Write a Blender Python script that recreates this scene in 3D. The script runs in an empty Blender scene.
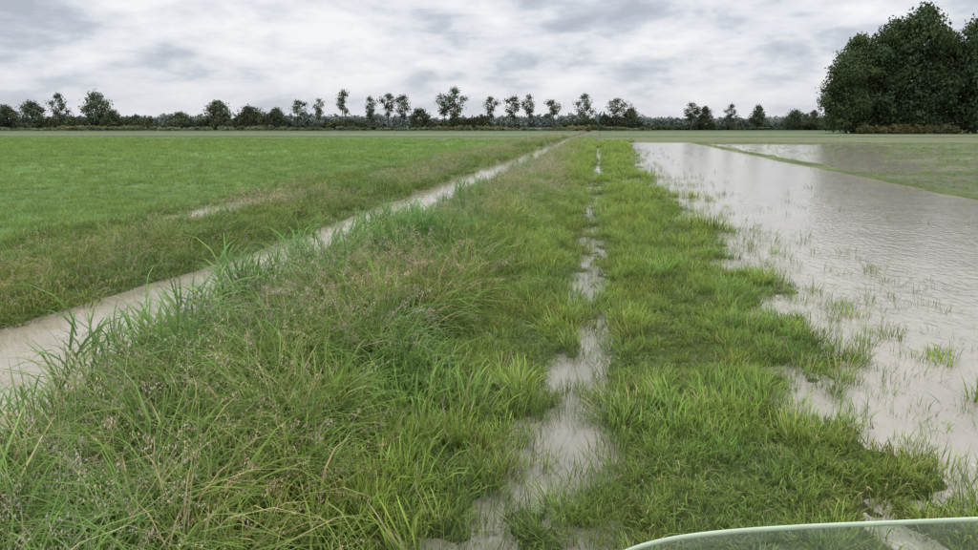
import bpy, math, random
import numpy as np
from mathutils import Vector
rng=np.random.default_rng(7); random.seed(7)
S=bpy.context.scene
S.view_settings.view_transform='Standard'; S.view_settings.look='None'; S.view_settings.exposure=0
COL=S.collection

# ---------------- numpy noise ----------------
_T=rng.random((256,256))*2-1
def vn(x,y):
    xi=np.floor(x).astype(int); yi=np.floor(y).astype(int)
    fx=x-xi; fy=y-yi; fx=fx*fx*(3-2*fx); fy=fy*fy*(3-2*fy)
    a=_T[xi&255,yi&255]; b=_T[(xi+1)&255,yi&255]; c=_T[xi&255,(yi+1)&255]; d=_T[(xi+1)&255,(yi+1)&255]
    return (a*(1-fx)+b*fx)*(1-fy)+(c*(1-fx)+d*fx)*fy
def fbm(x,y,o=3):
    s=0; a=1; t=0
    for i in range(o):
        s=s+a*vn(x*2**i+17.3*i,y*2**i+9.1*i); t+=a; a*=.5
    return s/t
def sm(a,b,x):
    t=np.clip((x-a)/(b-a),0,1); return t*t*(3-2*t)

def flood2(x,y):
    xr=14.5+(y-33)*.30+2.5*vn(y*.3,x*.1)
    return sm(10.8,11.3,x+.3*vn(y,x))*(1-sm(xr-1,xr+1,x))*sm(31,36,y+2.5*vn(x*.4,y*.1))*(1-sm(80,86,y))
def height(x,y):
    n1=fbm(x*.9,y*.7,3); n2=fbm(x*3.1+40,y*2.3,3); n3=vn(x*9.3,y*8.1+60); n4=fbm(x*5.7+11,y*4.3+4,2)
    h=.055+.025*n1+.035*n2
    near=1-sm(3.2,6.5,y)
    xt=-.07+.09*vn(y*.35,y*0+3.3)-.0018*y-.12*near
    wt=.31+.06*vn(y*.6,y*0+8.1)+.12*near
    h=h-(.100+.08*n2+.12*n4)*np.exp(-(np.abs((x-xt)/wt))**2.4)
    h=h-.065*near*sm(.1,.5,fbm(x*2+3,y*1.6+8,2))*sm(-1.1,-.7,x)*(1-sm(-.3,.0,x))
    bank=sm(-3.7,-2.9,x)*(1-sm(-2.0,-1.0,x)); h=h+.14*bank
    xd=x+.26*fbm(y*.45,y*0+1.7,3)+.40*(1-sm(5,11,y))
    d=sm(-5.6,-5.1,xd)*(1-sm(-3.9,-3.4,x+.2*vn(y*.5,y*0))); h=h*(1-d)-.30*d
    lb=sm(-8.4,-7.9,x)*(1-sm(-6.6,-5.6,x)); h=h+.06*lb
    h=h-.20*np.exp(-((x+9.0-.25*vn(y*.2,y*0))/.55)**2)*sm(-.1,.3,vn(y*.16+5,y*0+2.2)+.2)
    far=(1-sm(86,92,y+1.5*vn(x*.3,y*.1)))
    xe=x+.55*fbm(y*.55,x*.4,3)+.6*fbm(y*2.1,x*2.1,3)-.012*y*sm(30,60,y)
    f=sm(1.15,2.35,xe)*(1-sm(9.9,10.3,x+.15*vn(y*.5,x)))*far
    h=h*(1-f)+(-.08+.035*n1+.03*n2)*f
    f2=flood2(x,y); h=h*(1-f2)+(-.05+.045*n2)*f2
    return h+.022*n3*(1-sm(25,40,y))

# ---------------- materials ----------------
def newmat(n):
    m=bpy.data.materials.new(n); m.use_nodes=True
    nt=m.node_tree; nt.nodes.clear(); return m,nt
def N(nt,t,**k):
    n=nt.nodes.new(t)
    for a,b in k.items(): setattr(n,a,b)
    return n
def noise(nt,vec,scale,detail=4,rough=.55,dist=0):
    n=N(nt,'ShaderNodeTexNoise'); n.inputs['Scale'].default_value=scale; n.inputs['Detail'].default_value=detail
    n.inputs['Roughness'].default_value=rough; n.inputs['Distortion'].default_value=dist
    if vec is not None: nt.links.new(vec,n.inputs['Vector'])
    return n
def maprange(nt,sock,a,b,c,d):
    m=N(nt,'ShaderNodeMapRange'); nt.links.new(sock,m.inputs['Value'])
    for k,v in zip(('From Min','From Max','To Min','To Max'),(a,b,c,d)): m.inputs[k].default_value=v
    return m.outputs['Result']
def mathn(nt,op,a,b=None):
    m=N(nt,'ShaderNodeMath',operation=op)
    for i,s in enumerate((a,b)):
        if s is None: continue
        if isinstance(s,(int,float)): m.inputs[i].default_value=s
        else: nt.links.new(s,m.inputs[i])
    return m.outputs[0]
def mixc(nt,fac,a,b,bt='MIX'):
    m=N(nt,'ShaderNodeMix',data_type='RGBA',blend_type=bt)
    for s,i in ((fac,0),(a,6),(b,7)):
        if isinstance(s,(int,float)): m.inputs[i].default_value=s
        elif isinstance(s,tuple): m.inputs[i].default_value=(*s,1)
        else: nt.links.new(s,m.inputs[i])
    return m.outputs[2]

def grassmat(name,tint=(1,1,1),warm=(1.25,1.03,.8),transl=.4,vscale=.9):
    m,nt=newmat(name)
    out=N(nt,'ShaderNodeOutputMaterial'); at=N(nt,'ShaderNodeAttribute',attribute_name='Col')
    geo=N(nt,'ShaderNodeNewGeometry'); oi=N(nt,'ShaderNodeObjectInfo')
    n=noise(nt,geo.outputs['Position'],vscale,2)
    c=mixc(nt,1.0,at.outputs['Color'],tint,'MULTIPLY')
    w=mixc(nt,1.0,c,warm,'MULTIPLY')
    c=mixc(nt,maprange(nt,n.outputs['Fac'],.38,.66,0,1),c,w)
    b=maprange(nt,oi.outputs['Random'],0,1,.70,1.27)
    hsv=N(nt,'ShaderNodeHueSaturation'); nt.links.new(c,hsv.inputs['Color']); nt.links.new(b,hsv.inputs['Value'])
    hsv.inputs['Saturation'].default_value=.93
    p=N(nt,'ShaderNodeBsdfDiffuse'); nt.links.new(hsv.outputs[0],p.inputs['Color'])
    t=N(nt,'ShaderNodeBsdfTranslucent'); nt.links.new(hsv.outputs[0],t.inputs['Color'])
    mx=N(nt,'ShaderNodeMixShader'); mx.inputs[0].default_value=transl
    nt.links.new(p.outputs[0],mx.inputs[1]); nt.links.new(t.outputs[0],mx.inputs[2])
    nt.links.new(mx.outputs[0],out.inputs[0]); return m
M_grass=grassmat('grass_blades')
M_leaf_far=grassmat('tree_foliage',transl=.15,vscale=.12,warm=(1.3,1.15,.9))

def barkmat():
    m,nt=newmat('bark'); out=N(nt,'ShaderNodeOutputMaterial'); p=N(nt,'ShaderNodeBsdfPrincipled')
    g=N(nt,'ShaderNodeNewGeometry'); n=noise(nt,g.outputs['Position'],2.5,5)
    nt.links.new(mixc(nt,n.outputs['Fac'],(.04,.035,.03),(.12,.11,.09)),p.inputs['Base Color']); p.inputs['Roughness'].default_value=.9
    nt.links.new(p.outputs[0],out.inputs[0]); return m
M_bark=barkmat()

def groundmat():
    m,nt=newmat('ground_soil_and_turf'); out=N(nt,'ShaderNodeOutputMaterial'); p=N(nt,'ShaderNodeBsdfPrincipled')
    at=N(nt,'ShaderNodeAttribute',attribute_name='Col'); g=N(nt,'ShaderNodeNewGeometry')
    n1=noise(nt,g.outputs['Position'],22,6,.75); n2=noise(nt,g.outputs['Position'],.35,5,.6)
    mp=N(nt,'ShaderNodeMapping'); nt.links.new(g.outputs['Position'],mp.inputs['Vector']); mp.inputs['Scale'].default_value=(.01,.12,1); mp.inputs['Rotation'].default_value=(0,0,-.15)
    n3=noise(nt,mp.outputs[0],1.0,5,.65)
    a=maprange(nt,n1.outputs['Fac'],.3,.7,.35,1.6); b=maprange(nt,n2.outputs['Fac'],.3,.7,.8,1.2); c=maprange(nt,n3.outputs['Fac'],.3,.7,.68,1.32)
    k=mathn(nt,'MULTIPLY',mathn(nt,'MULTIPLY',a,b),c)
    hsv=N(nt,'ShaderNodeHueSaturation'); nt.links.new(at.outputs['Color'],hsv.inputs['Color']); nt.links.new(k,hsv.inputs['Value'])
    nt.links.new(hsv.outputs[0],p.inputs['Base Color']); p.inputs['Roughness'].default_value=.9; p.inputs['Specular IOR Level'].default_value=.12
    bp=N(nt,'ShaderNodeBump'); bp.inputs['Strength'].default_value=1.; bp.inputs['Distance'].default_value=.06
    nt.links.new(n1.outputs['Fac'],bp.inputs['Height']); nt.links.new(bp.outputs[0],p.inputs['Normal'])
    nt.links.new(p.outputs[0],out.inputs[0]); return m
M_ground=groundmat()

def watermat(name,c1,c2,rip=.03,rscale=5.,stretch=(1,.45,1),rough=.04,big=.6):
    m,nt=newmat(name); out=N(nt,'ShaderNodeOutputMaterial'); p=N(nt,'ShaderNodeBsdfPrincipled')
    g=N(nt,'ShaderNodeNewGeometry')
    n=noise(nt,g.outputs['Position'],.7,6,.65,.6)
    nt.links.new(mixc(nt,maprange(nt,n.outputs['Fac'],.35,.65,0,1),c1,c2),p.inputs['Base Color'])
    p.inputs['Roughness'].default_value=rough; p.inputs['IOR'].default_value=1.38
    mp=N(nt,'ShaderNodeMapping'); nt.links.new(g.outputs['Position'],mp.inputs['Vector']); mp.inputs['Scale'].default_value=stretch; mp.inputs['Rotation'].default_value=(0,0,.35)
    r1=noise(nt,mp.outputs[0],rscale,3,.5,.6); r2=noise(nt,mp.outputs[0],rscale*.22,3,.5,.3)
    h=mathn(nt,'ADD',mathn(nt,'MULTIPLY',r1.outputs['Fac'],.7),mathn(nt,'MULTIPLY',r2.outputs['Fac'],big))
    bp=N(nt,'ShaderNodeBump'); bp.inputs['Strength'].default_value=1; bp.inputs['Distance'].default_value=rip
    nt.links.new(h,bp.inputs['Height']); nt.links.new(bp.outputs[0],p.inputs['Normal'])
    nt.links.new(p.outputs[0],out.inputs[0]); return m
M_flood=watermat('muddy_flood_water',(.235,.212,.172),(.295,.265,.215),.015,11.,rough=.10,big=.4)
M_ditch=watermat('muddy_ditch_water',(.25,.215,.16),(.31,.27,.205),.009,4.)
M_pud=watermat('puddle_water',(.15,.14,.105),(.22,.20,.16),.006,5.)

# ---------------- mesh helper ----------------
def mkmesh(name,v,f,cols=None,mats=(),fm=None,smooth=False):
    me=bpy.data.meshes.new(name); me.from_pydata([tuple(a) for a in v],[],f)
    if cols is not None:
        ca=me.color_attributes.new('Col','FLOAT_COLOR','POINT')
        c=np.ones((len(v),4),dtype=np.float32); c[:,:3]=np.array(cols); ca.data.foreach_set('color',c.ravel())
    for m in mats: me.materials.append(m)
    if fm is not None: me.polygons.foreach_set('material_index',fm)
    if smooth: me.polygons.foreach_set('use_smooth',[True]*len(f))
    me.update(); return me
def mkobj(name,me):
    o=bpy.data.objects.new(name,me); COL.objects.link(o); return o

# ---------------- ground ----------------
def axis(a0,a1,fine,growth,far):
    pos=list(np.arange(a0,a1,fine)); s=fine
    while pos[-1]<far: s*=growth; pos.append(pos[-1]+s)
    return pos
xa_=list(np.arange(-11.5,-1.3,.075))+list(np.arange(-1.3,3.2,.04))
xp=xa_+axis(3.2,12,.075,1.09,2500); s=.075; neg=[]; cur=-11.5
while cur>-2500: s*=1.09; cur-=s; neg.append(cur)
xs=np.array(neg[::-1]+xp)
ys=[-3.0]; 
while ys[-1]<3000: ys.append(ys[-1]+max(.05,.0078*ys[-1]))
ys=np.array([-60,-30,-15,-8,-5]+ys)
X,Y=np.meshgrid(xs,ys); Hh=height(X,Y)
nx,ny=len(xs),len(ys)
V=np.stack([X,Y,Hh],-1).reshape(-1,3)
def zonecol(x,y,h):
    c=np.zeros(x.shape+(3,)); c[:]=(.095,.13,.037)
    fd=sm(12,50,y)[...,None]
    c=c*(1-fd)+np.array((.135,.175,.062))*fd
    l=sm(9.3,10.0,-x)[...,None]
    st=(.9+.2*sm(-.3,.3,vn((x+.1*y)*.12,y*.06)))[...,None]
    c=c*(1-l)+np.array((.135,.215,.068))*st*l
    r=sm(10.2,10.8,x)[...,None]; rc=np.array((.135,.145,.085)); c=c*(1-r)+rc*r
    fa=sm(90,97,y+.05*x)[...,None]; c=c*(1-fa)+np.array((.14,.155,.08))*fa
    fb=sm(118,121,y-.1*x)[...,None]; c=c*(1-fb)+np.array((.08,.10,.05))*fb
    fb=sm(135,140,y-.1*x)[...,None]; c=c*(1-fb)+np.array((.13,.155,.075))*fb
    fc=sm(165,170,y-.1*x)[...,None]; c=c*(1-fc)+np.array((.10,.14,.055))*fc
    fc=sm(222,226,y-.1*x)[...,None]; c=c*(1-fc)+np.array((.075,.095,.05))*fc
    mud=(1-sm(-.02,.02,h))[...,None]; c=c*(1-mud)+np.array((.12,.10,.065))*mud
    return c
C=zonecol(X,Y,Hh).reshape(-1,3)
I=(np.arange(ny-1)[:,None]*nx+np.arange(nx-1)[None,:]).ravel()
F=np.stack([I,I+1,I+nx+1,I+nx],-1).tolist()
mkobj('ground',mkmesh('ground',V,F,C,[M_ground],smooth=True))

def sheet(name,x0,x1,y0,y1,mat,z=0):
    nyy=int(max(2,(y1-y0)/2)); v=[];f=[]
    for j in range(nyy+1):
        y=y0+(y1-y0)*j/nyy; v+= [(x0,y,z),(x1,y,z)]
        if j: a=2*(j-1); f.append((a,a+1,a+3,a+2))
    return mkobj(name,mkmesh(name,v,f,None,[mat]))
sheet('flood_water',.78,45,-10,96,M_flood)
sheet('ditch_water',-6.9,-2.8,-10,120,M_ditch)
sheet('puddle_water',-1.2,.76,-10,100,M_pud)
sheet('puddle_water',-10.3,-7.4,4,100,M_ditch)

# ---------------- grass clump prototypes ----------------
class Buf:
    def __init__(s): s.v=[];s.f=[];s.c=[]
def lerp(a,b,t): return tuple(a[i]*(1-t)+b[i]*t for i in range(3))
def blade(B,bx,by,ang,L,w,lean,bend,c0,c1,seg=3,z0=0.):
    dx,dy=math.cos(ang),math.sin(ang); tw=random.uniform(-.7,.7)
    sx,sy=-math.sin(ang+tw),math.cos(ang+tw); n0=len(B.v)
    for i in range(seg+1):
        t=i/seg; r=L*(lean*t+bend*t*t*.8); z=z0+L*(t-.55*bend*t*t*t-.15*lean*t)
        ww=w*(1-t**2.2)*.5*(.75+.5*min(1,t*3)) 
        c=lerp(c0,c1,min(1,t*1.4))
        if i<seg:
            B.v+=[(bx+dx*r-sx*ww,by+dy*r-sy*ww,z),(bx+dx*r+sx*ww,by+dy*r+sy*ww,z)]; B.c+=[c,c]
        else: B.v.append((bx+dx*r,by+dy*r,z)); B.c.append(c)
    for i in range(seg-1):
        a=n0+2*i; B.f.append((a,a+1,a+3,a+2))
    a=n0+2*(seg-1); B.f.append((a,a+1,a+2))
def jit(c,k=.3):
    s=random.uniform(1-k,1+k); g=random.uniform(.88,1.12); return (c[0]*s*g,c[1]*s,c[2]*s*random.uniform(.8,1.3))
U=random.uniform
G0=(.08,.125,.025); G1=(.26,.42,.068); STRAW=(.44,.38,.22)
def c_lush(n,R,l0,l1,w0,w1,b0=.1,b1=.7,g1=G1,straw=.04,g0=G0,seg=3):
    B=Buf()
    for _ in range(n):
        a=U(0,6.283); r=R*math.sqrt(U(0,1)); c1=jit(STRAW if U(0,1)<straw else g1)
        blade(B,r*math.cos(a),r*math.sin(a),a+U(-1,1),U(l0,l1),U(w0,w1),U(.05,.4),U(b0,b1),jit(g0),c1,seg)
    return B
def panicle(B,bx,by,ang,L,lean,bend,pc,loose=1.):
    dx,dy=math.cos(ang),math.sin(ang)
    for k in range(26):
        t=U(.70,1.0); r=L*(lean*t+bend*t*t*.8); z=L*(t-.55*bend*t*t*t-.15*lean*t)
        sp=loose*.035*(1.03-t)/.29+.004
        p=(bx+dx*r+U(-sp,sp),by+dy*r+U(-sp,sp),z+U(-.01,.015)); s=U(.004,.009); q=U(0,6.28); c=jit(pc,.3)
        n0=len(B.v)
        B.v+=[(p[0]-s*.5*math.cos(q),p[1]-s*.5*math.sin(q),p[2]),(p[0]+s*.5*math.cos(q),p[1]+s*.5*math.sin(q),p[2]),(p[0]+U(-.004,.004),p[1]+U(-.004,.004),p[2]-s*1.6)]
        B.c+=[c]*3; B.f.append((n0,n0+1,n0+2))
def c_flower(n):
    B=c_lush(18,.14,.25,.5,.005,.009,.4,1.2,(.20,.32,.075),.06)
    for _ in range(n):
        a=U(0,6.283); r=.14*math.sqrt(U(0,1)); bx,by=r*math.cos(a),r*math.sin(a); L=U(.42,.80); le=U(.1,.45); be=U(.2,.9); an=a+U(-1,1)
        blade(B,bx,by,an,L,.0042,le,be,(.16,.25,.07),(.33,.33,.19),5)
        panicle(B,bx,by,an,L,le,be,random.choice([(.48,.38,.35),(.52,.46,.36),(.44,.35,.33)]))
    return B
def c_reed(n):
    B=Buf()
    for _ in range(n):
        a=U(0,6.283); r=.14*math.sqrt(U(0,1)); bx,by=r*math.cos(a),r*math.sin(a); L=U(.4,.75); an=U(0,6.28)
        blade(B,bx,by,an,L,.009,.08,.1,(.10,.16,.05),(.17,.29,.08),4)
        for k in range(5):
            z=L*U(.15,.85); blade(B,bx+math.cos(an)*z*.08,by+math.sin(an)*z*.08,U(0,6.28),U(.24,.46),U(.011,.020),U(.2,.6),U(.3,1.0),(.11,.21,.06),jit((.18,.335,.095)),4,z)
    return B
def proto(name,builders):
    col=bpy.data.collections.new(name)
    for i,B in enumerate(builders):
        me=mkmesh(f'{name}_{i}',B.v,B.f,B.c,[M_grass]); o=bpy.data.objects.new(f'{name}_{i}',me); col.objects.link(o)
    return col
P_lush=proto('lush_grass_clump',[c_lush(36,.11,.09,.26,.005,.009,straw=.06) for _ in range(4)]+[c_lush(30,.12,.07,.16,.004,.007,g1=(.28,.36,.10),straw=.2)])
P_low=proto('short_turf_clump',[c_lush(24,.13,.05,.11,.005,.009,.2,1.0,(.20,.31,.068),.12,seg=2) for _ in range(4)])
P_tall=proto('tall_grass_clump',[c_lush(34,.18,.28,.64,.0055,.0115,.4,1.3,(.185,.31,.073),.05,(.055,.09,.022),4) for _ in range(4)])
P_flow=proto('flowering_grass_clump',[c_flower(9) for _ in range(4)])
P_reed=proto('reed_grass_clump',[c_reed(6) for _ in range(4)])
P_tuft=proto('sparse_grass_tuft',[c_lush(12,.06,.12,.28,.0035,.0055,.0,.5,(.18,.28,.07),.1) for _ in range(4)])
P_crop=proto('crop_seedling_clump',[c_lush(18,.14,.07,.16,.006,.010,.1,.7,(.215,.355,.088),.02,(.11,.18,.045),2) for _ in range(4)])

def gn_scatter(name,pts,rot,scl,idx,col):
    me=bpy.data.meshes.new(name); me.from_pydata(pts.tolist(),[],[])
    a=me.attributes.new('rot','FLOAT_VECTOR','POINT'); a.data.foreach_set('vector',rot.astype(np.float32).ravel())
    a=me.attributes.new('scl','FLOAT_VECTOR','POINT'); a.data.foreach_set('vector',scl.astype(np.float32).ravel())
    a=me.attributes.new('idx','INT','POINT'); a.data.foreach_set('value',idx.astype(np.int32))
    o=mkobj(name,me)
    ng=bpy.data.node_groups.new(name,'GeometryNodeTree')
    ng.interface.new_socket('Geometry',in_out='INPUT',socket_type='NodeSocketGeometry'); ng.interface.new_socket('Geometry',in_out='OUTPUT',socket_type='NodeSocketGeometry')
    gi=ng.nodes.new('NodeGroupInput'); go=ng.nodes.new('NodeGroupOutput')
    ci=ng.nodes.new('GeometryNodeCollectionInfo'); ci.inputs['Collection'].default_value=col; ci.inputs['Separate Children'].default_value=True; ci.inputs['Reset Children'].default_value=True
    ip=ng.nodes.new('GeometryNodeInstanceOnPoints'); ip.inputs['Pick Instance'].default_value=True
    def na(n,t):
        x=ng.nodes.new('GeometryNodeInputNamedAttribute'); x.data_type=t; x.inputs['Name'].default_value=n; return x.outputs['Attribute']
    L=ng.links.new
    L(gi.outputs[0],ip.inputs['Points']); L(ci.outputs[0],ip.inputs['Instance'])
    L(na('idx','INT'),ip.inputs['Instance Index']); L(na('rot','FLOAT_VECTOR'),ip.inputs['Rotation']); L(na('scl','FLOAT_VECTOR'),ip.inputs['Scale'])
    L(ip.outputs[0],go.inputs[0])
    m=o.modifiers.new('scatter','NODES'); m.node_group=ng; return o

def scatter(name,col,bands,xr,mask,tilt=(0,.25),s0=.75,s1=1.25,hs=None):
    P=[];SC=[]
    for y0,y1,d,sc in bands:
        xa,xb=xr(y0,y1); n=int((xb-xa)*(y1-y0)*d); x=rng.uniform(xa,xb,n); y=rng.uniform(y0,y1,n)
        h=height(x,y); k=rng.random(n)<mask(x,y,h)
        k&=(x>-(.88*np.maximum(y,0)+4))&(x<(.62*np.maximum(y,0)+4))
        P.append(np.stack([x,y,h-.008],-1)[k]); SC.append(np.full(k.sum(),sc))
    P=np.concatenate(P); SC=np.concatenate(SC); n=len(P)
    a=rng.uniform(0,6.283,n); t=rng.normal(tilt[0],tilt[1],n)
    rot=np.stack([np.arctan2(np.sin(t)*np.sin(a),np.cos(t)),np.arcsin(np.clip(np.sin(t)*np.cos(a),-1,1)),np.arctan2(np.sin(a),np.cos(t)*np.cos(a))],-1)
    sc=SC*rng.uniform(s0,s1,n)
    if hs is not None: sc=sc*hs(P[:,0],P[:,1])
    scl=np.stack([sc,sc,sc*rng.uniform(.85,1.15,n)],-1)
    return gn_scatter(name,P,rot,scl,rng.integers(0,len(col.objects),n),col)

# verge & centre strip
def m_lush(x,y,h):
    a=(x>-2.3)*(sm(-.02,.03,h)+.30*sm(-.065,-.015,h)*(1-sm(-.01,.02,h)))*(1-sm(3.0,4.2,x))
    return a*(.3+.7*sm(-.35,.15,fbm(x*1.9+9,y*1.5,2)))
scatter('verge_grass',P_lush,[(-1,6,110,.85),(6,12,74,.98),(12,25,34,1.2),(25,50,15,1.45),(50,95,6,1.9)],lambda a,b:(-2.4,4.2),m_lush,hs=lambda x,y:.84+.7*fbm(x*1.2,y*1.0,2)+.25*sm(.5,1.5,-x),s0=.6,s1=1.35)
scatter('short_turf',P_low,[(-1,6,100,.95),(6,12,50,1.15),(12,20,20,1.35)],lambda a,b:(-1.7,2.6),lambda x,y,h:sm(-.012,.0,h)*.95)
def bankm(x,y): return sm(-3.85,-3.4,x)*(1-sm(-1.85,-1.15,x+.3*vn(y*.8,x)))
hb=lambda x,y:(.74+.26*sm(-3.4,-2.3,x)+.22*vn(x*.8,y*.5))*(1-.2*sm(10,30,y))
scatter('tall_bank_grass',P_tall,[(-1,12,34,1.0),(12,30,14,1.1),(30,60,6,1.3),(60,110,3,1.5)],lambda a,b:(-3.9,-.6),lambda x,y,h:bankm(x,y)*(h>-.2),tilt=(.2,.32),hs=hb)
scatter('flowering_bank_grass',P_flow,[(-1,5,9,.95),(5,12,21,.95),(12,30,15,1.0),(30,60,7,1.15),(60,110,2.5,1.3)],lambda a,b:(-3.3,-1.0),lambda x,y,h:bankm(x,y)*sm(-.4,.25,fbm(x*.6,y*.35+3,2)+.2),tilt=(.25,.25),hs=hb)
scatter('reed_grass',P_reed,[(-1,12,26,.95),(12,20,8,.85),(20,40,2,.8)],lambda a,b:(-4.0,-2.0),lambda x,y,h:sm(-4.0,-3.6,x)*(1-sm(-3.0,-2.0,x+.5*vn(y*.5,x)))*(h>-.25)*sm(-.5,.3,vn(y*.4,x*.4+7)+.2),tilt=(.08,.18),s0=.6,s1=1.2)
# left rough bank
def lm(x,y,h): return (sm(-8.5,-8.0,x)+.25*sm(-10.2,-9.6,x)*(1-sm(-8.5,-8,x)))*(1-sm(-5.75,-5.1,x+.4*vn(y*.9,x)))*(h>-.16)
scatter('rough_grass',P_tall,[(1,14,22,.72),(14,30,11,.82),(30,60,5,.95),(60,130,2,1.3)],lambda a,b:(-10.3,-4.8),lambda x,y,h:lm(x,y,h)*(.25+.75*sm(-.3,.3,fbm(x*.7,y*.5,2))),tilt=(.05,.38),s0=.5,s1=1.4)
scatter('rough_grass',P_flow,[(1,14,11,.72),(14,30,8,.78),(30,60,4,.88),(60,130,1.6,1.2)],lambda a,b:(-10.0,-5.1),lambda x,y,h:lm(x,y,h)*sm(-.3,.3,fbm(x*.5+5,y*.3,2)+.15))
scatter('rough_grass',P_low,[(1,14,34,1.6),(14,30,14,2.0),(30,60,5,2.6)],lambda a,b:(-10.3,-5.0),lambda x,y,h:(x>-10.2)*(1-sm(-5.7,-5.3,x))*sm(-.03,.02,h)*.8)
# crop left
scatter('crop_seedlings',P_crop,[(4,22,26,1.1),(22,40,11,1.5),(40,70,4.5,2.1),(70,100,1.6,3.0)],lambda a,b:(-(.88*b+4),-9.4),lambda x,y,h:sm(9.5,10.2,-x)*(.55+.45*sm(-.3,.2,fbm(x*.25,y*.25,2))),tilt=(0,.12))
def rowm(x,y,h):
    r=np.abs(((x/.75)%1)-.5)*2
    return (x>10.3)*np.where(h>-.01,sm(.45,.7,r)*.9+.03,sm(.5,.75,r)*.5)
scatter('crop_seedlings',P_crop,[(8,30,20,.75),(30,55,10,.95),(55,90,4.5,1.25)],lambda a,b:(10.2,.62*b+4),rowm,tilt=(0,.15))
def tm(x,y,h):
    e=1-sm(1.8,4.2,x+.7*vn(y*.7,x)); r=np.abs(((x/.62)%1)-.5)*2
    return ((h<.0)&(x>1.1)&(x<10.3))*(1.*e*sm(-.35,.3,fbm(x*1.6,y*1.1+30,2)+.15)+.17*sm(.55,.8,r)*sm(-.2,.5,fbm(x*.5,y*.2+11,2)+.2))
scatter('emergent_grass',P_tuft,[(1,12,60,.85),(12,30,24,1.0),(30,70,6,1.2)],lambda a,b:(1.1,10.3),tm,tilt=(0,.3),s0=.5,s1=1.3)
def tp(x,y,h): return ((h<.01)&(h>-.14))*.9*sm(-.4,.25,fbm(x*2.3+3,y*2+5,2)+.1)
scatter('emergent_grass',P_tuft,[(0,7,290,.85),(7,16,100,.8),(16,40,14,.7)],lambda a,b:(-1.1,.7),tp,tilt=(0,.4),s0=.35,s1=1.3)
tx=rng.uniform(1.6,3.3,80); ty=np.concatenate([rng.uniform(2.6,9,50),rng.uniform(9,22,30)])
tk=np.stack([tx,ty,np.maximum(height(tx,ty),-.05)],-1); n=len(tk)
gn_scatter('grass_tussock',tk,np.stack([rng.normal(0,.1,n),rng.normal(0,.1,n),rng.uniform(0,6.28,n)],-1),np.repeat(rng.uniform(.5,1.15,n)[:,None],3,1),rng.integers(0,4,n),P_lush)

# ---------------- trees ----------------
def tube(V,Fc,C,FM,p0,p1,r0,r1,sides=6,mi=0):
    p0=Vector(p0);p1=Vector(p1); d=(p1-p0).normalized(); u=d.orthogonal().normalized(); w=d.cross(u); n0=len(V)
    for p,r in ((p0,r0),(p1,r1)):
        for k in range(sides):
            a=6.283*k/sides; V.append(tuple(p+(u*math.cos(a)+w*math.sin(a))*r)); C.append((.1,.1,.1))
    for k in range(sides):
        Fc.append((n0+k,n0+(k+1)%sides,n0+sides+(k+1)%sides,n0+sides+k)); FM.append(mi)
def make_tree(name,h,w,base,nl,nleaf,ls,col,seed,lr=(.2,.34),fill=.5,wide=.5,irr=.25):
    """wide: height fraction of the widest part of the crown"""
    r=random.Random(seed); V=[];Fc=[];C=[];FM=[]
    pts=[(0,0,-.3)]
    for i in range(1,7): pts.append((pts[-1][0]+r.uniform(-.02,.02)*h,pts[-1][1]+r.uniform(-.02,.02)*h,h*.88*i/6))
    R=h*.014+.05
    for i in range(6): tube(V,Fc,C,FM,pts[i],pts[i+1],R*(1-i/6.5),R*(1-(i+1)/6.5),7)
    lobes=[]; ch=h*(1-base)
    for i in range(nl):
        t=(i+r.uniform(0,1))/nl
        e=1-((t-wide)/(1-wide if t>wide else wide+.25))**2; env=max(0,e)**.5
        rl=w*r.uniform(*lr)*(.75+.25*env); rad=max(.0,w*.5*env*r.uniform(1-irr,1+irr*.6)-rl*.6)
        a=i*2.399+r.uniform(-.6,.6); q=rad*math.sqrt(r.uniform(.2,1)); z=h*base+rl*.7+(ch-rl*1.5)*t
        lo=(q*math.cos(a),q*math.sin(a),z,rl); lobes.append(lo)
        zt=max(h*base*.6,z-q*.8-ch*.08); k=min(5,int(zt/(h*.88)*6)); f=zt/(h*.88)*6-k; f=min(f,1)
        st=[pts[k][j]*(1-f)+pts[k+1][j]*f for j in range(3)]
        mid=((st[0]+lo[0])*.5,(st[1]+lo[1])*.5,(st[2]+lo[2])*.5-.1*q)
        tube(V,Fc,C,FM,st,mid,R*.35,R*.22,5); tube(V,Fc,C,FM,mid,lo[:3],R*.22,R*.06,4)
    for lo in lobes:
        sh=r.uniform(.65,1.35)
        for j in range(nleaf//nl):
            d=Vector((r.gauss(0,1),r.gauss(0,1),r.gauss(0,1))).normalized(); rr=lo[3]*(r.uniform(.1,1.0)**fill)*r.uniform(.65,1.3)
            p=Vector(lo[:3])+Vector((d.x*rr,d.y*rr,d.z*rr*.8))
            if p.z<h*base*.7: continue
            nrm=(d+Vector((r.gauss(0,.6),r.gauss(0,.6),r.gauss(0,.6)))).normalized(); u=nrm.orthogonal().normalized(); q=r.uniform(0,6.28)
            vv=nrm.cross(u); a=u*math.cos(q)+vv*math.sin(q); b=nrm.cross(a); s=ls*r.uniform(.6,1.3)
            n0=len(V); V+= [tuple(p-a*s*.5),tuple(p+b*s*.3),tuple(p+a*s*.5),tuple(p-b*s*.35)]
            k=sh*r.uniform(.8,1.2); c=(col[0]*k,col[1]*k,col[2]*k); C+=[c]*4; Fc.append((n0,n0+1,n0+2,n0+3)); FM.append(1)
    return mkmesh(name,V,Fc,C,[M_bark,M_leaf_far],FM)
FC=(.085,.112,.068)  # row foliage green, lightened with distance haze mixed into the colour
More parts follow.
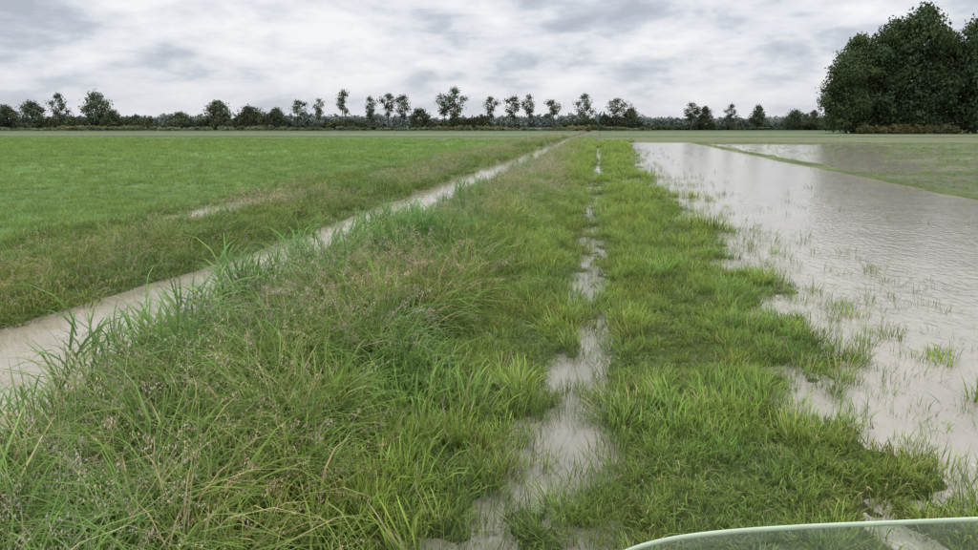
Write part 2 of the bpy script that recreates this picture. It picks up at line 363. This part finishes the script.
tall=[make_tree('poplar_tree',14,7,b_,nl_,nn,.62,FC,s,wide=t_,lr=(.20,.34),irr=.45,fill=.6) for s,t_,b_,nl_,nn in ((1,.6,.25,9,1000),(2,.65,.32,7,800),(3,.5,.2,11,1200),(4,.7,.3,8,900),(5,.55,.25,10,900))]
rnd=[make_tree('broadleaf_tree',12,11,.05,18,2600,.7,FC,s,lr=(.16,.28),irr=.4,fill=.55,wide=w_) for s,w_ in ((11,.45),(12,.55),(13,.4),(14,.5))]
row_o=Vector((-42.9,286.8,0)); row_d=Vector((.989,.148,0))
def place(name,me,s,h,w,h0,w0,o=row_o,off=0):
    ob=mkobj(name,me); nrm=Vector((-.148,.989,0)); ob.location=o+row_d*s+nrm*off
    ob.rotation_euler=(0,0,random.uniform(0,6.28)); ob.scale=(w/w0,w/w0,h/h0); return ob
T=[(-184,10,12,'b'),(-173.5,11.8,10,'b'),(-164,13.5,6.5,'p'),(-151,15.6,12,'b'),(-143,8,9,'b'),(-118,7.5,9,'b'),(-105,12,13,'b'),(-92,10,12,'b'),(-82,9,10,'b'),(-72,11.5,7,'p'),(-64.6,11.5,5,'p'),(-56,15.5,6,'p'),
(-45,12,5.5,'p'),(-38.5,14.2,7,'p'),(-33,13.6,7.5,'p'),(-26.5,9,10,'b'),(-17,14,7.5,'p'),(-13,15.6,8,'p'),(.8,13,6,'p'),(9,13,7.5,'p'),(15.4,13,6,'p'),(25,11.5,8,'p'),(37,13.4,7,'p'),(48.5,12,9,'p'),(54,9,9,'b'),
(77,9.8,7.5,'p'),(83,9.6,8,'b'),(93,9.3,5,'p'),(104,10,7.5,'b'),(118,8.5,8,'b'),(124,8,7,'b'),(131,6.5,7,'b')]
for i,(s,h,w,k) in enumerate(T):
    if k=='p': place('poplar_tree',tall[i%5],s,h+1.0,w*1.05,14,7,off=random.uniform(-3,3))
    else: place('broadleaf_tree',rnd[i%4],s,h,w*1.12,12,11,off=random.uniform(-3,3))
BC=(.062,.092,.043)
big=[make_tree('large_broadleaf_tree',26,20,.0,46,15000,.75,BC,s,lr=(.13,.24),fill=.4,wide=.5,irr=.35) for s in (21,22,23)]
bo=Vector((-26.6,178,0))
for i,(s,h,w,off) in enumerate([(85,19.5,15,-1),(90,24,16,6),(96,27,18,2),(101.5,30,19,0),(108.5,25,16,3),(114.5,28.5,16,-3),(122,32.5,22,1),(134,28,22,3),(147,25,22,0)]):
    place('large_broadleaf_tree',big[i%3],s,h,w,26,20,o=bo,off=off)

def lump(seed,n=420,ls=.5,col=FC):
    r=random.Random(seed); B=Buf()
    ls_=[(r.uniform(-1.3,1.3),r.uniform(-1,1),r.uniform(.4,1.6),r.uniform(.5,1.0)) for _ in range(7)]
    for i in range(n):
        lo=r.choice(ls_); d=Vector((r.gauss(0,1),r.gauss(0,1),r.gauss(0,1))).normalized()*lo[3]*r.uniform(.6,1.1); p=Vector(lo[:3])+d
        if p.z<0: p.z=abs(p.z)*.5
        u=Vector((r.gauss(0,1),r.gauss(0,1),r.gauss(0,1))).normalized(); a=u.orthogonal().normalized(); b=u.cross(a); s=ls*r.uniform(.6,1.3); n0=len(B.v)
        B.v+=[tuple(p-a*s*.5),tuple(p+b*s*.35),tuple(p+a*s*.5),tuple(p-b*s*.35)]; k=r.uniform(.7,1.3); B.c+=[(col[0]*k,col[1]*k,col[2]*k)]*4; B.f.append((n0,n0+1,n0+2,n0+3))
    return B
def lproto(name,col):
    c=bpy.data.collections.new(name)
    for i in range(4):
        B=lump(50+i,col=col); c.objects.link(bpy.data.objects.new(f'{name}_{i}',mkmesh(f'{name}_{i}',B.v,B.f,B.c,[M_leaf_far])))
    return c
P_shrub=lproto('shrub_clump',(.075,.098,.055)); P_far=lproto('far_wood_clump',(.17,.21,.20)); P_hedge=lproto('hedge_clump',(.11,.115,.055)); P_rd=lproto('reedbed_clump',(.17,.19,.10))  # far wood is pale blue-grey: aerial haze painted into its leaf colour
def hedge(name,col,o,s0,s1,n,hf,wid,off0,off1):
    s=rng.uniform(s0,s1,n); off=rng.uniform(off0,off1,n); p=np.zeros((n,3)); d=np.array(row_d); nn=np.array((-.148,.989,0))
    p=np.array(o)[None]+s[:,None]*d+off[:,None]*nn; hh=hf(s)*rng.uniform(.75,1.1,n)
    scl=np.stack([rng.uniform(.8,1.2,n)*wid,rng.uniform(.8,1.2,n)*wid,hh/2.4],-1)
    return gn_scatter(name,p,np.stack([s*0,s*0,rng.uniform(0,6.28,n)],-1),scl,rng.integers(0,4,n),col)
z0=lambda s:s*0
hedge('distant_shrub_belt',P_shrub,row_o,-250,62,400,lambda s:np.where(s<-110,3.8,3.6)+3.0*vn(s*.09,z0(s))+1.6*vn(s*.4,z0(s)+4),1.6,-4,4)
hedge('distant_shrub_belt',P_shrub,row_o,60,260,200,lambda s:2.0+1.0*vn(s*.15,z0(s)),1.4,0,8)
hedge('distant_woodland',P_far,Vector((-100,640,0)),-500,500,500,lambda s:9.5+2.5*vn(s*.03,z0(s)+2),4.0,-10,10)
hedge('reed_bed',P_rd,row_o,-260,60,360,lambda s:1.6+.5*vn(s*.1,z0(s)),1.0,-22,-12)
hedge('clipped_hedge',P_hedge,Vector((-25.1,168,0)),84,106,60,lambda s:2.1+0*s,.75,-.6,.6)

# ---------------- windscreen of the vehicle ----------------
def glassmat():
    m,nt=newmat('scuffed_perspex'); out=N(nt,'ShaderNodeOutputMaterial'); p=N(nt,'ShaderNodeBsdfTransparent')
    p.inputs['Color'].default_value=(.90,.95,.90,1)
    d=N(nt,'ShaderNodeBsdfDiffuse'); d.inputs['Color'].default_value=(.55,.6,.5,1)
    gl=N(nt,'ShaderNodeBsdfGlossy'); gl.inputs['Roughness'].default_value=.08
    g=N(nt,'ShaderNodeNewGeometry'); n=noise(nt,g.outputs['Position'],30,4)
    mx=N(nt,'ShaderNodeMixShader'); nt.links.new(maprange(nt,n.outputs['Fac'],.3,.7,.04,.12),mx.inputs[0]); nt.links.new(p.outputs[0],mx.inputs[1]); nt.links.new(d.outputs[0],mx.inputs[2])
    m2=N(nt,'ShaderNodeMixShader'); m2.inputs[0].default_value=.04; nt.links.new(mx.outputs[0],m2.inputs[1]); nt.links.new(gl.outputs[0],m2.inputs[2]); nt.links.new(m2.outputs[0],out.inputs[0]); return m
def plain(name,c,r=.4):
    m,nt=newmat(name); out=N(nt,'ShaderNodeOutputMaterial'); p=N(nt,'ShaderNodeBsdfPrincipled'); g=N(nt,'ShaderNodeNewGeometry'); n=noise(nt,g.outputs['Position'],60,4)
    nt.links.new(mixc(nt,n.outputs['Fac'],tuple(v*.8 for v in c),tuple(min(1,v*1.15) for v in c)),p.inputs['Base Color']); p.inputs['Roughness'].default_value=r; nt.links.new(p.outputs[0],out.inputs[0]); return m
M_gl=glassmat(); M_rim=plain('perspex_edge',(.38,.46,.32),.35); M_blk=plain('black_steel',(.03,.03,.03),.5)
root=bpy.data.objects.new('vehicle_windscreen',None); COL.objects.link(root)
prof=[(.040,1.44),(.062,1.53),(.085,1.572),(.120,1.600),(.165,1.616),(.225,1.624),(.295,1.629),(.38,1.633),(.463,1.637),(.55,1.638),(.64,1.636),(.72,1.628),(.79,1.615),(.84,1.59),(.87,1.55),(.89,1.48)]
def wp(a,z,fwd=0):
    f=.635+fwd
    return Vector((a*.989-f*.148,a*.148+f*.989,z))
top=[wp(a,z) for a,z in prof]; v=[];f=[]; M=6
for i,(a,z) in enumerate(prof):
    zb=1.30
    for j in range(M+1):
        t=j/M; v.append(tuple(wp(a,z*(1-t)+zb*t,.12*t)))
    if i:
        for j in range(M): b=(i-1)*(M+1)+j; f.append((b,b+M+1,b+M+2,b+1))
pane=mkobj('pane',mkmesh('pane',v,f,None,[M_gl],smooth=True)); pane.parent=root
sol=pane.modifiers.new('s','SOLIDIFY'); sol.thickness=.003
def curveobj(name,pts,r,mat):
    c=bpy.data.curves.new(name,'CURVE'); c.dimensions='3D'; c.bevel_depth=r; c.bevel_resolution=3; sp=c.splines.new('NURBS'); sp.points.add(len(pts)-1)
    for q,p in zip(sp.points,pts): q.co=(*p,1)
    sp.use_endpoint_u=True; sp.order_u=3; c.materials.append(mat); o=bpy.data.objects.new(name,c); COL.objects.link(o); o.parent=root; return o
curveobj('edge_trim',top,.0025,M_rim)
curveobj('lower_bar',[wp(.05,1.295,.125),wp(.47,1.295,.125),wp(.90,1.295,.125)],.012,M_blk)
for i,a in enumerate((.2,.74)): curveobj(f'strut_{i+1}',[wp(a,1.295,.125),wp(a,1.1,.1),wp(a,.7,-.1)],.010,M_blk)

# ---------------- world ----------------
w=bpy.data.worlds.new('World'); S.world=w; w.use_nodes=True; nt=w.node_tree; nt.nodes.clear()
out=N(nt,'ShaderNodeOutputWorld'); bg=N(nt,'ShaderNodeBackground'); bg.inputs['Strength'].default_value=.1
sky=N(nt,'ShaderNodeTexSky',sky_type='NISHITA'); sky.sun_disc=False; sky.sun_elevation=math.radians(48); sky.sun_rotation=math.radians(20)
tc=N(nt,'ShaderNodeTexCoord'); sp=N(nt,'ShaderNodeSeparateXYZ'); nt.links.new(tc.outputs['Generated'],sp.inputs[0])
z=mathn(nt,'MAXIMUM',sp.outputs['Z'],0.0); zz=mathn(nt,'ADD',z,.40)
cb=N(nt,'ShaderNodeCombineXYZ'); nt.links.new(mathn(nt,'DIVIDE',sp.outputs['X'],zz),cb.inputs[0]); nt.links.new(mathn(nt,'DIVIDE',sp.outputs['Y'],zz),cb.inputs[1])
nt.links.new(mathn(nt,'MULTIPLY',z,3.5),cb.inputs[2])
n1=noise(nt,cb.outputs[0],4.6,9,.56,.12); n2=noise(nt,cb.outputs[0],1.5,4,.5,.2)
k=mathn(nt,'ADD',mathn(nt,'MULTIPLY',n1.outputs['Fac'],.62),mathn(nt,'MULTIPLY',n2.outputs['Fac'],.38))
cr=N(nt,'ShaderNodeValToRGB'); nt.links.new(k,cr.inputs[0]); e=cr.color_ramp.elements
e[0].position=.38; e[0].color=(.46,.50,.57,1); e[1].position=.60; e[1].color=(.93,.93,.95,1)
x=e.new(.445); x.color=(.58,.62,.69,1); x=e.new(.49); x.color=(.74,.76,.81,1)
hz=maprange(nt,z,0,.08,.65,0); c=mixc(nt,hz,cr.outputs[0],(.66,.69,.75))
zf=maprange(nt,z,.16,.80,10,27)
vm=N(nt,'ShaderNodeVectorMath',operation='SCALE'); nt.links.new(c,vm.inputs[0]); nt.links.new(zf,vm.inputs['Scale'])
fin=mixc(nt,.94,sky.outputs[0],vm.outputs[0]); nt.links.new(fin,bg.inputs[0]); nt.links.new(bg.outputs[0],out.inputs[0])
sun=bpy.data.lights.new('sun','SUN'); sun.energy=1.2; sun.angle=math.radians(35); sun.color=(1,.97,.92)
so=bpy.data.objects.new('sun',sun); COL.objects.link(so); so.rotation_euler=(math.radians(42),0,math.radians(160))

cam=bpy.data.cameras.new('camera'); cam.lens=27.2; cam.sensor_width=36; cam.clip_end=5000; cam.clip_start=.05
co=bpy.data.objects.new('camera',cam); COL.objects.link(co); co.location=(0,0,2.0); co.rotation_euler=(math.radians(90-11.47),0,math.radians(8.5)); S.camera=co
